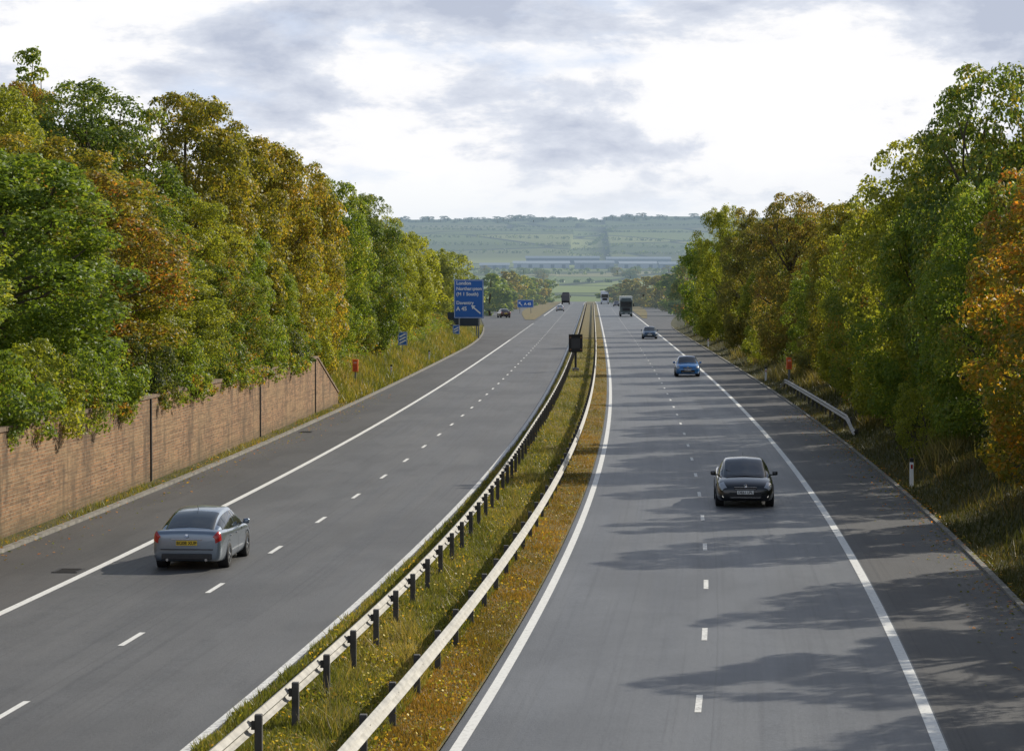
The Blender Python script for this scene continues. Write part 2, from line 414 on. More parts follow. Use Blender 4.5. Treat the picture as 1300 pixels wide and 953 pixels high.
# ------------------------------------------------------------------ leaf meshes
def unit(v): return v/np.maximum(1e-9,np.linalg.norm(v,axis=-1,keepdims=True))
def leaf_mesh(name, C, Nn, size, tint, aspect=.6, r=rng):
    n=len(C); Nn=unit(Nn)
    t=unit(np.cross(Nn, r.normal(size=(n,3)))); b=np.cross(Nn,t)
    s=size[:,None]
    V=np.empty((n,4,3)); bend=Nn*s*.18
    V[:,0]=C-t*s; V[:,1]=C-b*s*aspect+bend; V[:,2]=C+t*s; V[:,3]=C+b*s*aspect+bend
    me=bpy.data.meshes.new(name)
    me.vertices.add(n*4); me.vertices.foreach_set('co',V.ravel())
    me.loops.add(n*4); me.loops.foreach_set('vertex_index',np.arange(n*4,dtype=np.int32))
    me.polygons.add(n); me.polygons.foreach_set('loop_start',np.arange(0,n*4,4,dtype=np.int32))
    me.polygons.foreach_set('loop_total',np.full(n,4,dtype=np.int32))
    at=me.attributes.new('tint','FLOAT','POINT'); at.data.foreach_set('value',np.repeat(np.clip(tint,0,1),4).astype(np.float32))
    me.update(calc_edges=True); return me
def crown_proto(name, seed, Rr=3., H=9., ncl=120, nl=26000, ls=.092, mode='edge', clr=(.55,1.05)):
    r=np.random.default_rng(seed)
    def prof(t):
        if mode=='edge': return np.minimum(1,.6+1.3*t)*np.sqrt(np.clip(1-np.clip((t-.35)/.65,0,1)**2.2,0,1))
        if mode=='dome': return np.sqrt(np.clip(1-(np.abs(t-.55)/.5)**2.2,0,1))
        return (.35+.65*np.sin(np.clip(t*1.1+.1,0,1)*math.pi)**.8)
    t0=.03 if mode=='edge' else (.2 if mode=='dome' else .1)
    t=r.uniform(t0,.95,ncl); th=r.uniform(0,2*math.pi,ncl)
    lob=1+.17*np.sin(3*th+seed)+.11*np.sin(5*th+2*seed+t*7)
    rr=prof(t)*Rr*lob*np.where(r.random(ncl)<.78,r.uniform(.7,.97,ncl),r.uniform(.05,.6,ncl))
    cc=np.stack([rr*np.cos(th),rr*np.sin(th),t*H],1)
    cr=r.uniform(*clr,ncl)*np.where(t>.75,.8,1.)
    cc[:,2]=np.minimum(cc[:,2],H-cr*.5)
    ct=r.random(ncl)
    w=cr**2; w/=w.sum(); ci=r.choice(ncl,nl,p=w)
    out=cc[ci].copy(); out[:,2]-=H*.45; out=unit(out)
    d=unit(r.normal(size=(nl,3))+out*.55+np.array([0,0,.35]))
    rad_=cr[ci]*np.clip(1-np.abs(r.normal(0,.22,nl)),.15,1)
    sh=r.random(nl)<.10; rad_=np.where(sh, rad_*r.uniform(1.,1.35,nl), rad_)
    C=cc[ci]+d*rad_[:,None]*np.array([1,1,.8])
    N_=d+r.normal(size=(nl,3))*.6+np.array([0,0,.25])
    size=ls*r.uniform(.6,1.35,nl)
    tint=.40*ct[ci]+.60*r.random(nl)
    me=leaf_mesh(name,C,N_,size,tint,r=r)
    return me, cc
def tube(V,F,a,b,r0,r1,n=7,bend=0.,r=None):
    a=np.array(a,float); b=np.array(b,float); segs=4; base=len(V)
    off=(r.normal(size=3)*bend if r is not None else np.zeros(3))
    for k in range(segs+1):
        t=k/segs; c=a*(1-t)+b*t+off*math.sin(t*math.pi); rr=r0*(1-t)+r1*t
        ax=(b-a)/np.linalg.norm(b-a); u=np.cross(ax,[.3,.9,.1]); u/=np.linalg.norm(u); w=np.cross(ax,u)
        for j in range(n):
            an=2*math.pi*j/n; V.append(tuple(c+rr*(u*math.cos(an)+w*math.sin(an))))
    for k in range(segs):
        for j in range(n):
            F.append((base+k*n+j,base+k*n+(j+1)%n,base+(k+1)*n+(j+1)%n,base+(k+1)*n+j))
def trunk_proto(name, seed, cc, H, r0=.22, limbs=12):
    r=np.random.default_rng(seed+50); V=[];F=[]
    tube(V,F,(0,0,-.3),(0,0,H*.45),r0,r0*.6,8,.15,r); tube(V,F,(0,0,H*.44),(.1,.05,H*.85),r0*.6,.04,6,.2,r)
    idx=r.choice(len(cc),min(limbs,len(cc)),replace=False)
    for i in idx:
        c=cc[i]; z0=max(.3*H*.6,min(c[2]*.75,H*.6)); tube(V,F,(0,0,z0*.9),c,r0*.35,.02,5,.2,r)
    me=bpy.data.meshes.new(name); me.from_pydata(V,[],F); me.materials.append(BARK); me.update(); return me
PRO={}
def proto(key, seed, **k):
    me,cc=crown_proto('crown_'+key,seed,**k); me.materials.append(FOL['green'])
    H=k.get('H',9.)
    PRO[key]=(me, trunk_proto('trunk_'+key,seed,cc,H,r0=.2 if H>4 else .06, limbs=k.get('ncl',120)//9), k.get('Rr',3.), H)
for i in range(4): proto('big%d'%i, 11+i, nl=42000, ncl=190+10*i, clr=(.40,.85), ls=.072)
proto('dome0', 31, mode='dome', nl=28000, ncl=130, clr=(.42,.85), ls=.08); proto('dome1', 32, mode='dome', nl=24000, ncl=110, clr=(.42,.85), ls=.085)
proto('open0', 41, mode='edge', nl=26000, ncl=150, clr=(.35,.7), ls=.072)
proto('tall0', 45, mode='tall', Rr=1.6, H=12., nl=12000, ncl=90, clr=(.3,.6))
for i in range(2): proto('shrub%d'%i, 51+i, Rr=1.5, H=3., nl=6000, ncl=40, clr=(.35,.65), ls=.065)
for i in range(3): proto('mid%d'%i, 61+i, nl=12000, ncl=110, ls=.13)
for i in range(3): proto('far%d'%i, 71+i, nl=4000, ncl=50, ls=.24)

def tree(X,Y,r,top,kind,fol,label,name='tree',group=None,cat='tree',rz=None,zb=None):
    me,tm,Rr,H=PRO[kind]
    zb=terr(X,Y) if zb is None else zb
    hz=max(1.,top-zb)
    e=empty(name,(X,Y,zb),random.uniform(0,6.28) if rz is None else rz,label,cat,group)
    e.scale=(r/Rr,r/Rr,hz/H)
    c=bpy.data.objects.new('crown',me); col.objects.link(c); c.parent=e
    c.material_slots[0].link='OBJECT'; c.material_slots[0].material=FOL[fol]
    t=bpy.data.objects.new('trunk',tm); col.objects.link(t); t.parent=e
    return e
T=tree
# --- left bank
T(-18.0,79,3.8,9.4,'big0','green','fresh green tree at the far left edge of the picture, leaning over the brick wall')
T(-16.8,90,4.1,11.3,'big1','green','large fresh green tree hanging low over the near end of the brick wall')
T(-16.1,103,3.4,11.2,'big2','rust','green and orange tree behind the fresh green tree near the left edge')
T(-13.9,108,2.4,8.0,'big3','ygreen','bright green rounded tree standing on top of the brick wall')
T(-13.2,124,1.9,8.0,'big0','mixed','small green tree with orange patches on the middle of the brick wall')
T(-22.3,119,3.0,15.4,'big1','ygreen','yellow green treetop at the left edge below the poplar')
T(-26.4,152,1.7,20.2,'tall0','green','slim green poplar rising highest above the left bank','poplar_tree')
T(-25.0,141,2.2,17.3,'big2','rust','orange brown crown just below the poplar')
T(-19.3,126,3.6,16.2,'big3','deep','tall dark green tree on the left skyline beside the poplar')
T(-15.9,136,3.4,16.4,'big2','olive','tall olive yellow tree on the left skyline right of the dark green one')
T(-15.2,145,3.2,15.6,'big0','olive','olive tree leaning right from the tallest olive yellow tree')
T(-13.6,151,3.1,14.8,'big1','olive','broad olive yellow tree above the far part of the brick wall')
T(-12.9,146,1.7,8.2,'big2','green','green tree filling the gap above the sloping wall end')
T(-13.0,171,3.0,14.5,'big3','olive','olive green tree just beyond the end of the brick wall')
T(-12.9,166,2.0,9.0,'big0','ygreen','lower green tree behind the sloping end of the wall')
T(-12.6,192,2.8,14.2,'big2','green','green tree with ragged top past the wall end')
T(-13.2,188,2.0,8.4,'big1','green','low green tree behind the left orange telephone')
T(-11.6,216,2.9,14.0,'big2','deep','deep green tree where the left tree line steps down')
T(-12.2,212,1.9,7.5,'big3','mixed','low green tree at the foot of the deep green one')
T(-11.4,246,2.9,12.8,'big0','ygreen','yellow green tree before the narrow blue marker sign')
T(-11.3,280,3.0,12.3,'big1','ygreen','yellow green tree to the left of the large blue direction sign')
T(-11.2,322,3.1,12.0,'mid0','ygreen','green tree directly behind the left edge of the large blue sign')
T(-9.2,364,3.2,11.7,'mid1','ygreen','yellow green tree rising above the large blue sign')
T(-8.6,404,3.4,11.0,'mid2','ygreen','last green tree of the left line, right of the large blue sign')
lab='leafy tree in the shaded second row of the left bank'
for (X,Y,r,tp,k,f) in [(-19.5,98,3.6,11.8,'big3','green'),(-19.,112,3.5,13.,'big0','olive'),(-17.2,118,3.2,11.5,'big2','mixed'),(-15.2,128,2.5,11.,'big1','ygreen'),(-14.3,139,2.3,10.5,'big3','green'),(-15.6,165,3.,13.,'big0','olive'),(-15.2,182,3.,13.,'big2','green'),(-15,204,3,13,'big1','deep'),(-14.6,232,3,12,'big3','green'),(-14.8,264,3.2,12,'mid0','green'),(-15.,300,3.4,11.6,'mid1','ygreen'),(-14.5,342,3.6,11.2,'mid2','green'),(-13.5,384,3.8,10.8,'mid0','green'),(-20,132,3.3,14,'big2','olive'),(-23,108,3.4,12.5,'big1','green'),(-22.5,90,3.4,11,'big0','green')]:
    T(X,Y,r,tp,k,f,lab,group='second row trees of the left bank')
# --- right bank
T(16.1,79,3.3,10.4,'open0','orange','orange leaved tree at the right edge of the picture, nearest the camera',rz=.6)
T(17.3,89,2.9,11.0,'open0','rust','thin green and orange tree behind the orange leaved tree')
T(19.2,111,3.5,15.8,'big3','deep','tallest dark green tree at the top right corner')
T(18.3,126,3.5,13.7,'big0','ygreen','bright yellow green tree with rounded crown on the right skyline')
T(17.3,115,2.5,10.2,'big1','green','dense green tree behind the white marker post')
T(17.4,101,2.6,10.8,'big2','green','green tree between orange leaved tree and dense green tree')
T(18.2,135,2.5,10.0,'big3','mixed','green tree with red tinged patches above the short guardrail')
T(19.0,150,2.4,10.4,'big0','ygreen','green tree behind the far half of the short guardrail')
T(20.2,167,2.6,11.8,'big1','olive','olive tree behind the right orange telephone')
T(21.2,188,2.3,8.6,'big2','green','low green tree left of the right orange telephone')
T(21.8,215,3.4,14.0,'big3','brown','broad olive brown tree on the right skyline')
T(21.4,232,2.2,8.0,'mid0','ygreen','low green tree beside the blue oncoming car')
T(22.6,262,3.0,14.0,'big0','brown','brown green tree beyond the broad olive brown one')
T(23.2,302,3.0,15.4,'big1','ygreen','tall green tree near the end of the right tree line')
T(24.6,350,3.0,13.0,'mid1','green','green tree second from the far end of the right line')
T(27.0,402,3.1,11.0,'mid2','mixed','last tree of the right line before the joining slip')
T(15.6,104,1.0,3.2,'shrub0','ygreen','small bright yellow green bush above the white marker post','bush',cat='bush')
T(19.2,178,1.1,3.4,'shrub1','brown','dry brownish bush at the far end of the short guardrail','bush',cat='bush')
T(20.1,222,1.2,3.6,'shrub0','ygreen','pale olive bush on the verge under the low green tree','bush',cat='bush')
lab='leafy tree in the shaded second row of the right bank'
for (X,Y,r,tp,k,f) in [(20.8,96,3.2,12,'big3','green'),(21.8,120,3.5,13.,'big2','green'),(21.5,142,3.2,12.5,'big1','ygreen'),(22.6,158,3.2,12,'big0','mixed'),(23.5,180,3.3,12.2,'big3','green'),(24.5,200,3.3,12.8,'big2','olive'),(25.3,236,3.5,13.,'big1','green'),(26.,280,3.5,13.2,'mid0','brown'),(27,325,3.6,12.8,'mid1','green'),(29,375,3.6,11.5,'mid2','olive'),(24.5,110,3.5,14,'big0','deep')]:
    T(X,Y,r,tp,k,f,lab,group='second row trees of the right bank')
lab='green tree standing beyond the right edge of the picture'
for (X,Y,r,tp,k) in [(16.6,66,2.4,9.4,'open0'),(17.4,58,3.,10.4,'dome0'),(16.4,49,2.4,9.0,'big2'),(18.8,70,2.6,9.8,'big0'),(15.4,40,2.6,9.4,'dome1'),(19.6,82,2.8,10.4,'big1'),(19.4,62,2.6,9.6,'big3')]:
    T(X,Y,r,tp,k,'green',lab,group='trees beyond the right edge')
# --- overhanging shrubs on wall
lab='low green shrub spilling over the top of the brick wall'
for (Y,r,tp,f,k) in [(77,1.4,5.0,'green',0),(82,1.3,5.2,'ygreen',0),(87,1.2,5.2,'green',1),(92,1.3,5.,'green',0),(99,1.1,5.,'under',1),(106,1.1,4.8,'green',0),(113,1.,4.9,'mixed',0),(118,1.1,5.2,'mixed',1),(130,1.2,5.4,'green',0),(136,1.,4.9,'under',1),(142,1.1,4.8,'mixed',0)]:
    T(EL(Y)-1.6,Y,r,tp,'shrub%d'%k,f,lab,'shrub',group='shrubs on the wall top',cat='shrub',zb=hw(Y)-.55)
# --- middle distance trees
lab='distant rounded tree beside the exit slip, beyond the left tree line'
for i,(px,Y,ty,f) in enumerate([(632,640,352,'green'),(641,690,343,'olive'),(655,730,348,'ygreen'),(668,780,350,'green'),(680,830,353,'olive'),(693,900,355,'green'),(622,560,346,'green')]):
    X=(px-650)*Y/3500; T(X,Y,4.2,7+(357-ty)*Y/3500,'far%d'%(i%3),f,lab,group='distant trees left of the exit slip')
lab='distant brownish tree beyond the joining slip on the right'
for i,(px,Y,ty,f) in enumerate([(866,560,335,'green'),(858,640,346,'brown'),(846,700,350,'brown'),(832,730,349,'olive'),(818,760,350,'brown'),(803,800,354,'olive'),(790,850,359,'brown'),(779,900,363,'green')]):
    X=(px-650)*Y/3500; T(X,Y,4.6,7+(357-ty)*Y/3500,'far%d'%(i%3),f,lab,group='distant trees right of the joining slip')
lab='tree standing out on the ridge of the distant hill'
for i in range(90):
    px=500+i*4.4+random.uniform(-4,4); Y=random.uniform(4600,4780); X=(px-650)*Y/3500
    h=random.uniform(4,9)*(1.2 if math.sin(px*.05)>0 else .8); z=terr(X,Y)-1.5; T(X,Y,h*random.uniform(.7,1.2),z+h,'far%d'%(i%3),'dark',lab,group='trees along the hill ridge')
lab='small tree dotted in the valley fields below the hill'
for i in range(18):
    px=random.choice([random.uniform(600,700),random.uniform(770,870)]); Y=random.uniform(1900,2400); X=(px-650)*Y/3500
    h=random.uniform(4,7); T(X,Y,h*.8,terr(X,Y)+h,'far%d'%(i%3),random.choice(['dark','green','olive']),lab,group='trees in the valley fields')

# --- hedgerows & undergrowth (stuff)
def stuff_leaves(name, centers, rads, per, ls, mat, label, cat, flat=.7):
    C=np.array(centers); Rr=np.array(rads); n=len(C)*per; ci=np.repeat(np.arange(len(C)),per)
    d=unit(rng.normal(size=(n,3))+np.array([0,0,.4])); rr=Rr[ci]*np.clip(1-np.abs(rng.normal(0,.25,n)),.1,1.2)
    P=C[ci]+d*rr[:,None]*np.array([1,1,flat])
    me=leaf_mesh(name,P,d+rng.normal(size=(n,3))*.5,ls*rng.uniform(.6,1.3,n),.6*rng.random(len(C))[ci]+.4*rng.random(n))
    return tag(link_mesh(name,me,mat),label,cat,kind='stuff')
cs=[];rs=[]
for i in range(1700):
    Y=70+330*random.random()**1.5
    s=random.uniform(1.6,9) if Y<157 else 3.6+8*random.random()**1.2
    X=EL(Y)-s; cs.append((X,Y,terr(X,Y)+random.uniform(.1,.9))); rs.append(random.uniform(.45,1.))
for i in range(440):
    Y=random.uniform(62,146); X=EL(Y)-random.uniform(.65,1.6); k=math.sin(Y*.9)+math.sin(Y*.37+1)
    if k<-.5: continue
    cs.append((X,Y,hw(Y)+random.uniform(-.4,.45)*(1.3 if Y<90 else 1))); rs.append(random.uniform(.2,.45))
stuff_leaves('left_bank_undergrowth',cs,rs,60,.075,FOL['mixed'],'tangled undergrowth covering the left bank above the wall','undergrowth')
cs=[];rs=[]
for i in range(1900):
    Y=60+340*random.random()**1.5; s=(2.7 if Y>112 else 3.6)+8*random.random()**1.2
    if Y<190 and Y>120 and s<3: s+=.6
    X=ER(Y)+s; cs.append((X,Y,terr(X,Y)+random.uniform(.0,.7)+s*.06)); rs.append(random.uniform(.35,.9))
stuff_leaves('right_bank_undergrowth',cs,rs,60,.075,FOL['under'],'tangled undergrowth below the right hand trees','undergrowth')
cs=[];rs=[]
def hedge(p0,p1,step,r):
    n=int(math.hypot(p1[0]-p0[0],p1[1]-p0[1])/step)
    for i in range(n+1):
        t=i/max(1,n); X=p0[0]*(1-t)+p1[0]*t; Y=p0[1]*(1-t)+p1[1]*t
        if random.random()<.12: continue
        rr=r*random.uniform(.6,1.4); cs.append((X+random.uniform(-3,3),Y+random.uniform(-3,3),terr(X,Y)+rr*.4)); rs.append(rr)
for (a,b,r) in [((-700,4250),(900,4330),2.2),((-600,3950),(700,3830),2.4),((-500,3520),(800,3560),3.),((-480,3360),(800,3330),4),((-450,3180),(800,3160),3.5),((100,3500),(160,4250),1.8),((-160,3550),(-230,4300),1.8),((330,3520),(420,4280),1.8),((-80,1800),(400,1830),1.8),((-300,2250),(500,2300),2.5),((-300,2420),(500,2460),2.5),((520,4330),(560,4750),1.8),((20,4330),(-30,4750),1.8)]:
    hedge(a,b,5,r)
stuff_leaves('distant_hedgerows',cs,rs,16,1.2,FOL['dark'],'dark hedgerows and woodland belts crossing the distant fields and hill','hedgerow')

# --- grass (stuff)
def blades(name, pts, hts, mat, label, cat='grass', w=.012):
    n=len(pts); P=np.array(pts); h=np.array(hts)
    a=rng.uniform(0,2*math.pi,n); wv=np.stack([np.cos(a),np.sin(a),np.zeros(n)],1)*w*(1+h[:,None]*2)
    lean=rng.normal(size=(n,3))*.36*h[:,None]; lean[:,2]=0
    V=np.empty((n,3,3)); V[:,0]=P-wv; V[:,1]=P+wv; V[:,2]=P+lean+np.array([0,0,1])*h[:,None]
    me=bpy.data.meshes.new(name); me.vertices.add(n*3); me.vertices.foreach_set('co',V.ravel())
    me.loops.add(n*3); me.loops.foreach_set('vertex_index',np.arange(n*3,dtype=np.int32))
    me.polygons.add(n); me.polygons.foreach_set('loop_start',np.arange(0,n*3,3,dtype=np.int32)); me.polygons.foreach_set('loop_total',np.full(n,3,dtype=np.int32))
    at=me.attributes.new('tint','FLOAT','POINT')
    tn=.45+.28*np.sin(P[:,0]*1.3+P[:,1]*.21)*np.sin(P[:,1]*.13+1)+rng.normal(0,.2,n)
    at.data.foreach_set('value',np.repeat(np.clip(tn,0,1),3).astype(np.float32)); me.update(calc_edges=True)
    return tag(link_mesh(name,me,mat),label,cat,kind='stuff')
def ysamp(n,a,b,p=2.2):
    u=rng.random(n); ia=a**(1-p); ib=b**(1-p); return (ia+(ib-ia)*u)**(1/(1-p))
Ry=np.vectorize(R)
def med(n,o0,o1,hm,mat,name,label,thr=None,w=.012):
    Y=ysamp(n,36,330,1.9); o=rng.uniform(o0,o1,n); X=Ry(Y)+o
    clump=np.sin(X*3.1+Y*.9)*np.sin(Y*.61-X*1.3)+.5*np.sin(Y*2.3+X)+rng.normal(0,.3,n)
    h=hm*(.45+.5*np.clip(clump+.5,0,1.6))*rng.uniform(.5,1.2,n)
    if thr is not None: k=clump>thr; X,Y,h=X[k],Y[k],h[k]
    blades(name,np.stack([X,Y,np.full(len(X),.03)],1),h,mat,label,w=w)
med(100000,-3.85,-1.2,.155,GRASS,'median_grass','olive and green grass growing between the two central guardrails')
med(45000,-1.3,-.26,.085,GRASS_R,'median_short_grass','short ochre grass strip beside the right hand carriageway')
med(8000,-2.7,-1.3,.34,GRASS_DRY,'median_tall_grass','taller straw coloured grass stems in the central reservation',thr=.35,w=.007)
n=14000; Y=ysamp(n,38,260,2.); o=rng.uniform(-3.7,-.3,n); k=(np.sin(Y*.8+o*2.1)*np.sin(Y*.33-o*3))>.05; Y=Y[k];o=o[k]
P=np.stack([Ry(Y)+o,Y,.03+rng.uniform(.03,.22,len(Y))*np.where(o<-1.2,1,.5)],1)
me=leaf_mesh('median_weeds',P,rng.normal(size=(len(P),3))+np.array([0,0,.8]),rng.uniform(.02,.045,len(P)),rng.random(len(P)))
tag(link_mesh('median_weeds',me,FOL['olive']),'leafy green weeds in the central reservation','weeds',kind='stuff')
Y=ysamp(1500,40,200); o=rng.uniform(-3.3,-.5,1500); P=np.stack([Ry(Y)+o,Y,.03+rng.uniform(.10,.30,1500)],1)
k=np.sin(Y*.5+o*2)>0.2; P=P[k]
me=leaf_mesh('wildflowers',P,rng.normal(size=(len(P),3))+np.array([0,-.6,.8]),np.full(len(P),.024),np.zeros(len(P)),1.)
tag(link_mesh('wildflowers',me,FLOWER),'scattered yellow wildflowers in the central reservation','flowers',kind='stuff')
pts=[];ht=[]
Y=ysamp(42000,158,430,1.6); s=rng.uniform(.3,5.0,42000)
for y,q in zip(Y,s):
    X=EL(y)-q; pts.append((X,y,terr(X,y))); ht.append(random.uniform(.1,.35)+(.35 if random.random()<.2 else 0))
blades('left_verge_grass',pts,ht,GRASS,'long grass on the left verge beyond the brick wall',w=.02)
pts=[];ht=[]
Y=ysamp(75000,40,420,1.7); s=rng.uniform(.2,5.5,75000)
for y,q in zip(Y,s):
    X=ER(y)+q; pts.append((X,y,terr(X,y))); ht.append(random.uniform(.05,.22)+(.3 if (random.random()<.08 and q>1) or (math.sin(y*.21)>.6 and q>1.5) else 0))
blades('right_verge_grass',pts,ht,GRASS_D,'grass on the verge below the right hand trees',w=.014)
pts=[];ht=[]
for y0,x0 in ((190,2.4),(196,2.0),(172,2.6),(100,2.6),(104,3.),(226,2.2),(246,2.2)):
    for i in range(500):
        y=y0+random.gauss(0,1.2); q=x0+random.gauss(0,.6); X=ER(y)+q; pts.append((X,y,terr(X,y))); ht.append(random.uniform(.4,1.1))
blades('right_verge_tall_grass',pts,ht,GRASS_DRY,'tufts of tall straw coloured grass on the right verge',w=.012)
pts=[];ht=[]
for i in range(6000):
    y=random.uniform(45,157); X=EL(y)-random.uniform(.2,.95); pts.append((X,y,-.02)); ht.append(random.uniform(.03,.22)*(1 if math.sin(y*.7)+math.sin(y*.23)>0 else .4))
blades('wall_foot_weeds',pts,ht,GRASS,'thin weeds along the foot of the brick wall',cat='weeds')
P=[]
for i in range(1100):
    y=random.uniform(45,170); P.append((EL(y)+abs(random.gauss(0,.9))-.6,y,.012))
for i in range(1800):
    y=random.uniform(42,150); P.append((ER(y)-abs(random.gauss(0,.7))+.3,y,.012))
P=np.array(P); P[:,2]=np.where((P[:,0]<np.vectorize(EL)(P[:,1]))|(P[:,0]>np.vectorize(ER)(P[:,1])),.1,.014)
me=leaf_mesh('fallen_leaves',P,np.array([[0,0,1.]])+rng.normal(size=(len(P),3))*.25,rng.uniform(.03,.06,len(P)),rng.random(len(P)))
tag(link_mesh('fallen_leaves',me,FOL['orange']),'fallen autumn leaves along the shoulder edges','fallen leaves',kind='stuff')

# ------------------------------------------------------------------ guardrails
BEAM=[(0,-.145),(.045,-.115),(.07,-.08),(.02,-.03),(0,0),(.02,.03),(.07,.08),(.045,.115),(0,.145)]
def guardrail(off, Ya, Yb, side, label, group=None, base=R, zc=.58, step=3.2, ramp=False):
    root=empty('guardrail',(base(Ya)+off,Ya,0),0,label,'guardrail',group)
    ox,oy=base(Ya)+off,Ya
    ys=[Ya]
    while ys[-1]<Yb: ys.append(min(Yb,ys[-1]+(1.6 if ys[-1]<200 else 4.)))
    prof=[(x*side,z) for x,z in BEAM]+[((x-.006)*side,z) for x,z in reversed(BEAM)]
    def zz(y):
        if not ramp: return zc
        k=sm((y-Ya)/5.)*sm((Yb-y)/5.); return zc*k+.14*(1-k)
    P=np.array([[(base(y)+off+px-ox,y-oy,zz(y)+pz) for px,pz in prof+prof[:1]] for y in ys])
    m=MB(); m.grid(P); m.build('beam',GALV,root,fixn=True)
    y=Ya+.6; n=0; rest=MB(); many=False; pm=None
    while y<Yb-.3:
        zt=zz(y)+.15
        x=base(y)+off-side*.10-ox
        if n<96:
            if pm is None or ramp:
                m=MB(); m.box((0,0,-.1+ (zt+.1)/2),(.11,.15,zt+.1),bevel=.008,seg=1)
                m.box((side*.075,0,zt-.16),(.06,.1,.12))
                o=m.build('post',POSTM,root)
                if not ramp: pm=o.data
            else:
                o=bpy.data.objects.new('post',pm); col.objects.link(o); o.parent=root
            o.location=(x,y-oy,0)
        else: rest.box((x,y-oy,zt/2),(.11,.15,zt)); many=True
        y+=step; n+=1
    if many: o=rest.build('far_post',POSTM,root); o['kind']='stuff'
    else: rest.bm.free()
guardrail(-2.82,36,820,-1,'left of the two long central guardrails, its dark posts facing the camera',base=lambda Y:R(Y)-.42*sm((Y-50)/80.))
guardrail(-1.10,36,820,1,'right of the two long central guardrails, its pale beam facing the camera')
guardrail(.9,124,181,-1,'short weathered guardrail on the right verge under the trees',base=ER,ramp=True,zc=.62)

# ------------------------------------------------------------------ signs
def text(s, size, mat, parent, loc, name='lettering', rot=(rad(90),0,0), align='LEFT', bold=0.0):
    cu=bpy.data.curves.new('t','FONT'); cu.body=s; cu.size=size; cu.align_x=align; cu.extrude=.002; cu.offset=bold
    o=bpy.data.objects.new('t',cu); col.objects.link(o)
    bpy.context.view_layer.update()
    me=bpy.data.meshes.new_from_object(o.evaluated_get(bpy.context.evaluated_depsgraph_get()))
    bpy.data.objects.remove(o)
    me.materials.clear()
    m=link_mesh(name,me,mat,parent); m.location=loc; m.rotation_euler=rot; return m
def sign_big():
    Y=335.; X=-5.25; zb=terr(X,Y)
    r=empty('direction_sign',(X,Y,zb),0,'large blue direction sign with white place names and a slip arrow','road sign')
    b=2.5-zb; t=7.2-zb; W=3.6
    MB().box((0,0,(b+t)/2),(W,.05,t-b),bevel=.02).build('panel',BLUE,r)
    fr=MB(); e=.045
    for (c,d) in (((0,-.03,t-.09),(W-.12,.01,e)),((0,-.03,b+.09),(W-.12,.01,e)),((-W/2+.08,-.03,(b+t)/2),(e,.01,t-b-.14)),((W/2-.08,-.03,(b+t)/2),(e,.01,t-b-.14))): fr.box(c,d)
    fr.build('white_border',WHITE,r)
    for x in (-1.2,1.2): MB().cyl((x,.1,-.3),(x,.1,t-.2),.08).build('post',GREY,r)
    L=-W/2+.28
    for i,(s,sz) in enumerate((('London',.58),('Northampton',.55),('(M 1 South)',.56))): text(s,sz,WHITE,r,(L,-.035,t-.62-.66*i),bold=.014)
    text('Daventry',.56,WHITE,r,(L,-.035,t-3.0),bold=.014); text('A 45',.66,WHITE,r,(L,-.035,t-3.75),bold=.02)
    a=MB(); c=Vector((1.0,-.04,b+.95)); a.box(c,(.16,.01,1.1),rot=Matrix.Rotation(rad(-50),3,'Y'))
    tip=c+Vector((-.52,0,.46)); a.poly([tip+Vector((-.2,0,.17)),tip+Vector((.33,0,.12)),tip+Vector((-.02,0,-.32))])
    a.build('arrow',WHITE,r)
sign_big()
X,Y=-6.0,342.; z=terr(X,Y)
r=empty('dark_panel',(X,Y,z),0,'dark blue grey panel low behind the large blue direction sign','sign')
MB().box((0,0,2.3-z),(4.0,.06,1.7),bevel=.02).build('panel',simple('panel_dark_grey',(.045,.058,.065),.7),r)  # plain dark panel on posts, standing in for an unidentified dark area
for x in (-1.6,1.6): MB().cyl((x,.09,-.3),(x,.09,3.1-z),.07).build('post',GREY,r)
def marker(px,Y,zc,bars,label,w=.85,h=1.25):
    X=(px-650)*Y/3500; z=terr(X,Y); r=empty('countdown_sign',(X,Y,z),0,label,'road sign')
    c=zc-z
    MB().box((0,0,c),(w,.04,h),bevel=.012).build('panel',BLUE,r)
    fr=MB()
    for (cc,d) in (((0,-.025,c+h/2-.05),(w-.06,.01,.035)),((0,-.025,c-h/2+.05),(w-.06,.01,.035)),((-w/2+.05,-.025,c),(.035,.01,h-.08)),((w/2-.05,-.025,c),(.035,.01,h-.08))): fr.box(cc,d)
    fr.build('white_border',WHITE,r)
    for k in range(bars):
        MB().box((0,-.028,c+(k-(bars-1)/2)*.28),(.6,.012,.13),rot=Matrix.Rotation(rad(-28),3,'Y')).build('white_bar',WHITE,r)
    MB().cyl((0,.05,-.3),(0,.05,c+h/2-.1),.035).build('post',GREY,r)
marker(511,236,2.1,3,'small blue marker sign on the left verge, nearest the camera',.8,1.15)
marker(579,322,1.35,2,'small blue marker sign under the large direction sign',.8,1.1)
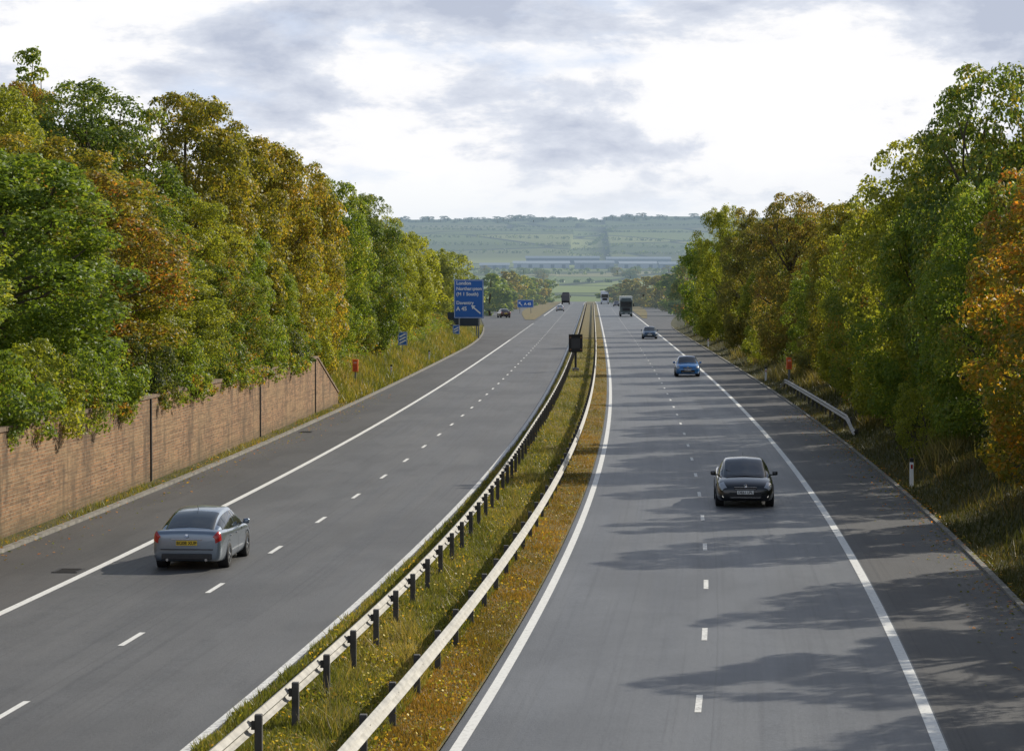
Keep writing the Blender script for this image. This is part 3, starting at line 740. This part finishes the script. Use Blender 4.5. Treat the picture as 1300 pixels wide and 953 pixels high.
def slip_sign():
    Y=600.; X=(667-650)*Y/3500; z=0
    r=empty('slip_road_sign',(X,Y,z),0,'wide low blue sign with white lettering where the exit slip divides','road sign')
    MB().box((0,0,2.1),(3.5,.05,1.7),bevel=.02).build('panel',BLUE,r)
    fr=MB()
    for (c,d) in (((0,-.03,2.88),(3.4,.01,.06)),((0,-.03,1.32),(3.4,.01,.06)),((-1.68,-.03,2.1),(.06,.01,1.6)),((1.68,-.03,2.1),(.06,.01,1.6))): fr.box(c,d)
    fr.build('white_border',WHITE,r)
    text('A 45',.8,WHITE,r,(-.3,-.035,1.8),bold=.03)
    a=MB(); a.box((-1.0,-.04,2.0),(.16,.01,.9),rot=Matrix.Rotation(rad(-45),3,'Y')); a.poly([(-1.5,-.04,2.5),(-.95,-.04,2.48),(-1.45,-.04,2.0)]); a.build('arrow',WHITE,r)
    for x in (-1.2,1.2): MB().cyl((x,.08,-.1),(x,.08,2.9),.06).build('post',GREY,r)
slip_sign()
def median_signal():
    Y=214.; X=R(Y)-2.62; r=empty('matrix_signal',(X,Y,.03),0,'black motorway signal box on a short post between the central guardrails','signal')
    MB().cyl((0,0,-.2),(0,0,1.5),.09).build('post',BLACKM,r)
    MB().box((0,0,.12),(.5,.5,.28),bevel=.03).build('base',GREY,r)
    MB().box((0,0,2.15),(1.08,.3,1.35),bevel=.06).build('housing',BLACKM,r)
    MB().box((0,-.17,2.15),(.70,.03,.78)).build('display',simple('display',(.035,.035,.04),.4),r)
    for (x,z) in ((-.41,2.62),(.41,2.62),(-.41,1.68),(.41,1.68)):
        m=MB(); m.cyl((x,-.15,z),(x,-.2,z),.075); m.build('lamp',simple('lamp_dark_amber',(.16,.07,.02),.3),r)
    MB().box((0,-.2,2.85),(1.12,.28,.03)).build('hood',BLACKM,r)
median_signal()
def phone(X,Y,label):
    z=terr(X,Y); r=empty('emergency_telephone',(X,Y,z),0,label,'telephone',); r.scale=(.8,.8,.92)
    MB().box((0,0,.45),(.16,.16,1.0),bevel=.01).build('post',GREY,r)
    b=MB(); b.box((0,0,1.2),(.46,.34,.80),bevel=.05); b.build('box',ORANGE,r)
    MB().box((0,-.02,1.64),(.52,.4,.07),bevel=.02).build('hood',ORANGE,r)
    d=MB(); d.box((0,-.175,1.10),(.30,.012,.42)); d.build('door',simple('phone_door',(.6,.08,.02),.5),r)
    text('SOS',.14,WHITE,r,(0,-.19,1.40),align='CENTER')
phone((451-650)*180/3500.,180.,'orange emergency telephone on the left verge just past the brick wall')
phone((1002-650)*186/3500.,186.,'orange emergency telephone on the right verge beyond the short guardrail')
def post(X,Y,label,group=None):
    z=terr(X,Y); r=empty('marker_post',(X,Y,z),0,label,'marker post',group)
    MB().box((0,0,.42),(.13,.10,.86),bevel=.015).build('shaft',WHITE,r)
    MB().box((0,0,.92),(.132,.102,.14),bevel=.012).build('cap',BLACKM,r)
    MB().box((0,-.055,.7),(.07,.006,.14)).build('reflector',REDL,r)
post(ER(94)+.55,94,'white marker post with black cap on the near right verge')
post(ER(196)+.6,194,'white marker post on the right verge near the orange telephone')
post(EL(199)-1.2,199,'white marker post on the left verge near the orange telephone')
post(ER(294)+.6,294,'small white marker post far along the right verge')
post(EL(240)-1.,240,'small white marker post on the left verge before the blue marker sign')
def grate(X,Y,label):
    r=empty('drain_grate',(X,Y,.004),math.atan(-Rd(Y)),label,'drain')
    f=MB()
    for (c,d) in (((-.28,0,.006),(.06,.9,.02)),((.28,0,.006),(.06,.9,.02)),((0,-.43,.006),(.5,.05,.02)),((0,.43,.006),(.5,.05,.02))): f.box(c,d)
    f.build('frame',BLACKM,r)
    g=MB()
    for i in range(8): g.box((0,-.35+i*.1,.004),(.5,.035,.014))
    g.build('grille',simple('cast_iron',(.05,.045,.04),.7),r)
    MB().box((0,0,.0),(.5,.8,.006)).build('pit',JOINT,r)
grate((85-650)*66.5/3500.,66.5,'square iron drain grate on the left hard shoulder near the picture edge')
grate(EL(128)+.6,128,'iron drain grate on the left hard shoulder by the far part of the wall')

# ------------------------------------------------------------------ warehouses
def hz(c):
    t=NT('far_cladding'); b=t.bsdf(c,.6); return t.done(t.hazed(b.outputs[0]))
HW=[hz((.50,.54,.58)),hz((.20,.25,.30)),hz((.32,.37,.42))]; HD=hz((.16,.20,.24))
HR=[hz((.27,.32,.37)),hz((.15,.20,.25)),hz((.20,.25,.30))]
for i,(p0,p1,Y,h,k,lb) in enumerate([(652,722,2620,5.,0,'long pale warehouse left of centre in the valley below the hill'),(730,778,2600,5.5,2,'grey warehouse in the middle of the distant row'),(786,832,2610,4.8,0,'pale warehouse right of the middle of the distant row'),(836,872,2600,4.5,2,'grey warehouse at the right end of the distant row'),(610,646,2560,4.0,2,'small grey warehouse at the left end of the distant row'),(668,760,2860,7.,1,'dark grey warehouse behind the pale ones'),(770,850,2880,6.,2,'second background warehouse, to the right of the dark grey one')]):
    X0=(p0-650)*Y/3500; X1=(p1-650)*Y/3500; X=(X0+X1)/2; z=hfar(Y)-.5
    r=empty('warehouse',(X,Y,z),0,lb,'warehouse')
    W=X1-X0; D=50
    MB().box((0,0,h/2-1),(W,D,h+2)).build('wall',HW[k],r)
    m=MB(); a=h+.02
    m.poly([(-W/2-1,-D/2-1,a),(W/2+1,-D/2-1,a),(W/2+1,0,a+2.4),(-W/2-1,0,a+2.4)]); m.poly([(-W/2-1,0,a+2.4),(W/2+1,0,a+2.4),(W/2+1,D/2+1,a),(-W/2-1,D/2+1,a)])
    m.build('roof',HR[k],r)
    n=max(3,int(W/9))
    for j in range(n):
        MB().box((-W/2+W*(j+.5)/n,-D/2-.1,1.9),(3.5,.25,3.8)).build('loading_door',HD,r)

# ------------------------------------------------------------------ vehicles
def crom(P,t):
    n=len(P); i=int(min(max(math.floor(t),0),n-2)); f=t-i
    p1,p2=P[i],P[i+1]; p0=P[i-1] if i>0 else 2*p1-p2; p3=P[i+2] if i+2<n else 2*p2-p1
    return .5*((2*p1)+(-p0+p2)*f+(2*p0-5*p1+4*p2-p3)*f*f+(-p0+3*p1-3*p2+p3)*f**3)
class Surf:
    def __init__(s, rows): s.P=np.array(rows)
    def ev(s,u,v):
        return crom(np.array([crom(row,v) for row in s.P[max(0,int(u)-2):int(u)+4]]), u-max(0,int(u)-2))
    def grid(s,us,vs): return np.array([[s.ev(u,v) for v in vs] for u in us])
def off_grid(G,d,c):
    du=np.gradient(G,axis=0); dv=np.gradient(G,axis=1); n=unit(np.cross(du,dv))
    o=G-c; sg=np.sign((n*o).sum(-1,keepdims=True)); return G+n*sg*d
def solid(S, us, vs, d, side=None, c=np.array([0,0,.6])):
    G=S.grid(us,vs)
    if side is None:
        G=np.concatenate([G, (G*np.array([-1,1,1]))[:,::-1][:,1:]],axis=1)
    elif side<0: G=G*np.array([-1,1,1])
    return off_grid(G,d,c)
L=np.linspace
def make_car(name, label, loc, rz, paint, rear_plate='', front_plate='', sc=(1,1,1), detail=True, group=None, fog=False):
    r=empty(name,loc,rz,label,'car',group); r.scale=sc
    body=[(-2.40,.70,.32,.80,.86),(-2.36,.83,.26,.92,.99),(-2.18,.89,.22,.98,1.04),(-1.6,.92,.19,.96,1.02),(-.8,.925,.18,.93,.98),(0,.925,.18,.91,.96),(.8,.925,.18,.89,.95),(1.3,.92,.19,.87,.96),(1.8,.91,.19,.81,.91),(2.12,.87,.21,.74,.83),(2.32,.80,.23,.65,.73),(2.40,.70,.28,.56,.62)]
    rows=[]
    for (y,w,zb,zs,zt) in body:
        h=zs-zb
        rows.append([(0,y,zb),(.8*w,y,zb),(.96*w,y,zb+.08),(w,y,zb+.42*h),(.985*w,y,zb+.75*h),(.93*w,y,zs),(.70*w,y,zs+.7*(zt-zs)),(0,y,zt)])
    B=Surf(rows)
    us=L(0,11,45); vs=L(0,7,22)
    G=B.grid(us,vs); G[:,0,0]=0; G[:,-1,0]=0
    F=np.concatenate([G,(G*np.array([-1,1,1]))[:,::-1][:,1:]],axis=1)
    m=MB(); V=m.grid(F)
    for row in (V[0],V[-1]):
        try: m.bm.faces.new(row[:-1])
        except Exception: pass
    bmesh.ops.remove_doubles(m.bm,verts=m.bm.verts,dist=.0008)
    m.build('body',paint,r,smooth=True)
    gh=[(-2.12,.70,.97,.62,.995),(-1.75,.80,.94,.60,1.15),(-1.3,.84,.92,.585,1.31),(-.85,.855,.91,.585,1.40),(-.3,.86,.90,.595,1.44),(.2,.86,.90,.60,1.435),(.5,.855,.90,.61,1.38),(.85,.85,.90,.63,1.24),(1.2,.83,.90,.67,1.08),(1.52,.76,.90,.68,.94)]
    rows=[[(wb,y,zb),(wb*.55+wr*.45+.02,y,zb*.5+zr*.5),(wr+.03,y,zr-.07),(.84*wr,y,zr-.005),(0,y,zr+.03)] for (y,wb,zb,wr,zr) in gh]
    Gs=Surf(rows)
    G=Gs.grid(L(0,9,37),L(0,4,17)); G[:,-1,0]=0
    F=np.concatenate([G,(G*np.array([-1,1,1]))[:,::-1][:,1:]],axis=1)
    m=MB(); m.grid(F); m.build('cabin',paint,r,smooth=True)
    cc=np.array([0,-.2,.7])
    m=MB(); m.grid(solid(Gs,L(.35,2.75,12),L(2.25,4,8),.006,None,cc)); m.build('rear_window',GLASS,r,smooth=True)
    m=MB(); m.grid(solid(Gs,L(5.75,8.75,12),L(2.2,4,8),.006,None,cc)); m.build('windscreen',GLASS,r,smooth=True)
    for sd in (1,-1):
        for (a,b) in ((1.25,2.2),(2.28,4.2),(4.35,7.4)):
            m=MB(); m.grid(solid(Gs,L(a,b,9),L(.18,1.82,6),.006,sd,cc)); m.build('side_window',GLASS,r,smooth=True)
        m=MB(); m.grid(solid(B,L(.35,1.75,10),L(3.95,5.3,8),.010,sd)); m.build('tail_light',REDL,r,smooth=True)
        m=MB(); m.grid(solid(B,L(8.9,10.55,10),L(4.35,5.8,8),.010,sd)); m.build('headlight',CLEARL,r,smooth=True)
        m=MB(); m.box((sd*1.0,.78,1.0),(.17,.12,.14),bevel=.045); m.box((sd*.9,.8,.95),(.12,.05,.04)); m.build('wing_mirror',paint,r,smooth=True)
        if detail:
            for uy in (2.75,4.3):
                p=Gs.ev(uy,0); m=MB(); m.box((sd*.928,p[1]-.1,.80),(.02,.17,.035),bevel=.008); m.build('door_handle',CHROME,r)
            for ub in (3.3,4.95,6.6):
                m=MB(); m.grid(solid(B,L(ub,ub+.02,2),L(1.9,5.,9),.003,sd)); m.build('door_seam',BLACKM,r)
        for yy in (1.40,-1.38):
            m=MB(); m.lathe([(-.02*sd,0),(-.02*sd,.365),(.0,.375),(-.25*sd,.375)],(sd*.923,yy,.34),'X',28); m.build('wheel_arch',BLACKM,r)
            w=empty('wheel',(0,0,0)); w.parent=r; w.location=(sd*.825,yy,.325)
            m=MB(); m.lathe([(-.11,.19),(-.11,.30),(-.085,.325),(.085,.325),(.11,.30),(.11,.20),(.09,.19)],(0,0,0),'X',28); m.build('tyre',TYRE,w,smooth=True)
            m=MB(); m.lathe([(sd*.06,.02),(sd*.07,.20),(sd*.112,.205)],(0,0,0),'X',24)
            for k in range(5):
                a=2*math.pi*k/5; m.box((sd*.09,.11*math.cos(a),.11*math.sin(a)),(.03,.05,.19),rot=Matrix.Rotation(a-math.pi/2,3,'X'),bevel=.008)
            m.cyl((sd*.07,0,0),(sd*.115,0,0),.045); m.build('rim',RIM,w)
    # front
    g=MB(); g.box((0,2.39,.625),(.72,.06,.09),bevel=.02); g.build('upper_grille',BLACKM,r)
    g=MB(); g.box((0,2.395,.40),(1.05,.06,.20),bevel=.04); g.build('lower_grille',BLACKM,r)
    g=MB(); g.box((0,2.43,.34),(.95,.010,.010)); g.box((0,2.422,.665),(.70,.012,.014)); g.box((0,2.422,.60),(.66,.012,.010)); g.build('grille_bars',CHROME,r)
    g=MB(); g.box((0,2.432,.50),(.52,.02,.115),bevel=.004); g.build('number_plate',PLATEW,r)
    g=MB(); g.lathe([(0,.0),(.012,.05),(0,.055)],(0,0,0),'Z',16); bd=g.build('badge',CHROME,r); bd.location=(0,2.41,.70); bd.rotation_euler=(rad(-90),0,0)
    for sd in (1,-1):
        g=MB(); g.cyl((sd*.68,2.25,.385),(sd*.68,2.385,.385),.05,n=16)
        if fog:
            t=NT('fog_lamp_lit'); b=t.bsdf((.9,.9,.85),.2); b.inputs['Emission Color'].default_value=(1,.97,.85,1); b.inputs['Emission Strength'].default_value=.5; mt=t.done(b.outputs[0])
        else: mt=CLEARL
        g.build('fog_lamp',mt,r)
    if front_plate: text(front_plate,.115,BLACKM,r,(0,2.445,.462),rot=(rad(90),0,rad(180)),align='CENTER',bold=.002,name='plate_lettering')
    # rear
    g=MB(); g.box((0,-2.40,.36),(1.3,.06,.16),bevel=.03); g.build('lower_bumper',PLASTIC,r)
    g=MB(); g.box((0,-2.405,.545),(1.35,.05,.025),bevel=.008); g.build('bumper_trim',PLASTIC,r)
    g=MB(); g.box((0,-2.42,.71),(.54,.025,.12),bevel=.004); g.build('number_plate',PLATEY,r)
    g=MB(); g.box((0,-2.41,.80),(.8,.03,.028),bevel=.006); g.build('tailgate_strip',CHROME,r)
    g=MB(); g.lathe([(0,.0),(.012,.05),(0,.055)],(0,0,0),'Z',16); bd=g.build('badge',CHROME,r); bd.location=(0,-2.41,.885); bd.rotation_euler=(rad(68),0,0)
    for q in (.5,-.5):
        g=MB(); g.cyl((q,-2.3,.28),(q,-2.44,.28),.035); g.build('exhaust',CHROME,r)
    if detail:
        g=MB(); g.cyl((0,-.75,1.44),(0,-.95,1.56),.008,.004,6); g.build('aerial',BLACKM,r)
        g=MB(); g.cyl((-.35,1.35,1.02),(.1,1.18,1.10),.008,n=6); g.build('wiper',BLACKM,r)
        g=MB(); g.cyl((.25,1.35,1.02),(.6,1.12,1.12),.008,n=6); g.build('wiper',BLACKM,r)
    if rear_plate: text(rear_plate,.115,BLACKM,r,(0,-2.437,.672),align='CENTER',bold=.002,name='plate_lettering')
    return r
def hd(Y): return -math.atan(Rd(Y))
make_car('car','silver grey hatchback seen from behind, driving away beside the brick wall',(-7.72,68.9,.0),hd(70),carpaint('silver_paint',(.22,.265,.32),.7),rear_plate='BG08 XUP',sc=(.95,.98,.95))
make_car('car','shiny black car with front lights on, nearest in the oncoming carriageway',(7.34,87.3,0),hd(88)+math.pi,carpaint('black_paint',(.010,.011,.014),.2),front_plate='DE61 LPL',fog=True,sc=(.97,.98,.98))
make_car('car','bright blue hatchback approaching on the right carriageway',(12.95,204,0),hd(204)+math.pi,carpaint('blue_paint',(.02,.16,.42),.3),front_plate='KX09 FUH',sc=(.97,.88,1.02))
make_car('car','dark blue car approaching in front of the lorry on the right carriageway',(16.8,337,0),hd(337)+math.pi,carpaint('navy_paint',(.03,.07,.13),.3),sc=(.98,.92,1.02),detail=False)
make_car('car','small silver car far ahead on the left carriageway',(11.3,647,0),hd(647),carpaint('pale_paint',(.45,.47,.5),.6),detail=False)
make_car('car','small dark car far away between the two oncoming lorries',(29.2,770,0),hd(770)+math.pi,carpaint('grey_paint',(.10,.11,.13),.4),detail=False)
make_car('car','dark maroon car leaving on the exit slip beside the wide blue sign',(-1.6,530,0),hd(530)+.22,carpaint('maroon_paint',(.05,.018,.016),.3),detail=False,sc=(1.05,1,1.2))
def make_lorry(label,loc,rz,cabc,boxc,h=4.0,length=13.):
    r=empty('lorry',loc,rz,label,'lorry')
    cp=simple('cab_paint',cabc,.35,.1,.05,coat=.5); bp=simple('trailer_paint',boxc,.5,0,.06)
    m=MB(); m.box((0,0,1.95),(2.45,2.1,2.75),bevel=.16); m.build('cab',cp,r,smooth=False)
    m=MB(); m.box((0,-.05,3.4),(2.1,1.7,.6),bevel=.22); m.build('roof_deflector',cp,r)
    m=MB(); m.box((0,1.06,2.35),(2.15,.06,.95),bevel=.03); m.build('windscreen',GLASS,r)
    m=MB(); m.box((0,1.14,2.93),(2.3,.25,.12),bevel=.03); m.build('sun_visor',PLASTIC,r)
    m=MB(); m.box((0,1.07,1.45),(1.5,.06,.62),bevel=.02); m.build('grille',BLACKM,r)
    m=MB(); m.box((0,1.1,.68),(2.46,.3,.5),bevel=.08); m.build('bumper',cp,r)
    m=MB(); m.box((0,1.26,.62),(.54,.02,.12)); m.build('number_plate',PLATEW,r)
    for s in (1,-1):
        m=MB(); m.box((s*.92,1.25,.78),(.42,.05,.2),bevel=.02); m.build('headlight',CLEARL,r)
        m=MB(); m.box((s*1.45,.95,2.3),(.2,.1,.6),bevel=.03); m.box((s*1.32,.95,2.55),(.2,.04,.04)); m.build('mirror',BLACKM,r)
        m=MB(); m.box((s*1.235,.25,2.3),(.03,.95,.8),bevel=.01); m.build('side_window',GLASS,r)
    m=MB(); m.box((0,-1.4-length/2,h/2+.55),(2.5,length,h-1.1),bevel=.03); m.build('trailer',bp,r)
    m=MB(); m.box((0,-1.0-length/2,.95),(1.0,length+.8,.25)); m.build('chassis',BLACKM,r)
    for y in (.35,-2.3,-length+1.6,-length+.3,-length-1.0):
        for s in (1,-1):
            w=MB(); w.lathe([(-.15,.0),(-.15,.45),(-.12,.5),(.12,.5),(.15,.45),(.15,.25),(.10,.2),(.10,0)],(s*1.08,y,.5),'X',20); w.build('wheel',TYRE,r)
    return r
make_lorry('dark green lorry with pale trailer, leading the oncoming traffic in the distance',(22.6,546,0),hd(546)+math.pi,(.07,.10,.10),(.6,.63,.60))
make_lorry('white lorry farthest away on the oncoming carriageway',(28.6,850,0),hd(850)+math.pi,(.75,.77,.8),(.75,.77,.8))
make_lorry('dark lorry driving away in the distance on the left carriageway',(16.4,840,0),hd(840),(.09,.09,.10),(.11,.11,.12),h=3.0,length=7.)

# ------------------------------------------------------------------ light, sky, camera
AZ,ELV=rad(50),rad(31)
d=Vector((math.sin(AZ)*math.cos(ELV),math.cos(AZ)*math.cos(ELV),math.sin(ELV)))
sl=bpy.data.lights.new('sun','SUN'); sl.energy=5.0; sl.angle=rad(.53); sl.color=(1,.94,.82)
so=bpy.data.objects.new('sun',sl); col.objects.link(so); so.rotation_euler=d.to_track_quat('Z','Y').to_euler(); so.location=(50,50,60)
w=bpy.data.worlds.new('World'); scene.world=w; w.use_nodes=True; nt=w.node_tree; nt.nodes.clear()
N=lambda t,**k: (lambda n:([setattr(n,a,b) for a,b in k.items()],n)[1])(nt.nodes.new(t))
lk=nt.links.new
sky=N('ShaderNodeTexSky',sky_type='NISHITA',sun_disc=False,sun_elevation=ELV,sun_rotation=AZ,air_density=1.2,dust_density=1.5)
bg1=N('ShaderNodeBackground'); bg1.inputs[1].default_value=.10; lk(sky.outputs[0],bg1.inputs[0])
tc=N('ShaderNodeTexCoord'); sx=N('ShaderNodeSeparateXYZ'); lk(tc.outputs['Generated'],sx.inputs[0])
def wn(scale3,scale,det,rough,loc=(0,0,0),dist=.15):
    mp=N('ShaderNodeMapping'); mp.inputs['Scale'].default_value=scale3; mp.inputs['Location'].default_value=loc; lk(tc.outputs['Generated'],mp.inputs[0])
    n=N('ShaderNodeTexNoise'); n.inputs['Scale'].default_value=scale; n.inputs['Detail'].default_value=det; n.inputs['Roughness'].default_value=rough
    n.inputs['Distortion'].default_value=dist
    lk(mp.outputs[0],n.inputs['Vector']); return n.outputs['Fac']
def rp(f,st):
    n=N('ShaderNodeValToRGB'); cr=n.color_ramp
    while len(cr.elements)<len(st): cr.elements.new(.5)
    for e,(p,c) in zip(cr.elements,st): e.position=p; e.color=(*c,1) if isinstance(c,tuple) else (c,c,c,1)
    lk(f,n.inputs[0]); return n.outputs[0]
cl=wn((12,12,30),1.,9,.6,(2.3,0,.4)); hi=wn((10,10,30),1.,7,.6,(7.3,3,1.9))
up=N('ShaderNodeMapRange'); up.inputs[1].default_value=.02; up.inputs[2].default_value=.10; up.inputs[3].default_value=-.06; up.inputs[4].default_value=.06; lk(sx.outputs[2],up.inputs[0])
ad=N('ShaderNodeMath',operation='ADD'); lk(cl,ad.inputs[0]); lk(up.outputs[0],ad.inputs[1])
shade=rp(ad.outputs[0],[(.38,(1.04,1.04,1.03)),(.49,(.99,.99,1.01)),(.545,(.74,.78,.87)),(.66,(.52,.57,.69))])
blue=rp(hi,[(.56,0.),(.68,.7)])
mixb=N('ShaderNodeMixRGB'); lk(blue,mixb.inputs[0]); lk(shade,mixb.inputs[1]); mixb.inputs[2].default_value=(.66,.76,.94,1)
hzf=rp(sx.outputs[2],[(.015,1.),(.045,0.)])
mixh=N('ShaderNodeMixRGB'); lk(hzf,mixh.inputs[0]); lk(mixb.outputs[0],mixh.inputs[1]); mixh.inputs[2].default_value=(.86,.90,.95,1)
bg2=N('ShaderNodeBackground'); bg2.inputs[1].default_value=1.0; lk(mixh.outputs[0],bg2.inputs[0])
fd=rp(sx.outputs[2],[(.16,1.),(.5,.12)])
ms=N('ShaderNodeMixShader'); lk(fd,ms.inputs[0]); lk(bg1.outputs[0],ms.inputs[1]); lk(bg2.outputs[0],ms.inputs[2])
wo=N('ShaderNodeOutputWorld'); lk(ms.outputs[0],wo.inputs[0])
cam=bpy.data.cameras.new('camera'); co=bpy.data.objects.new('camera',cam); col.objects.link(co); scene.camera=co
cam.sensor_width=36; cam.lens=3500/1300*36; cam.clip_end=30000; cam.clip_start=.5
co.location=(0,0,7); co.rotation_euler=(rad(90-math.degrees(math.atan(119.5/3500))),0,0)
scene.view_settings.view_transform='Standard'; scene.view_settings.look='None'; scene.view_settings.exposure=0
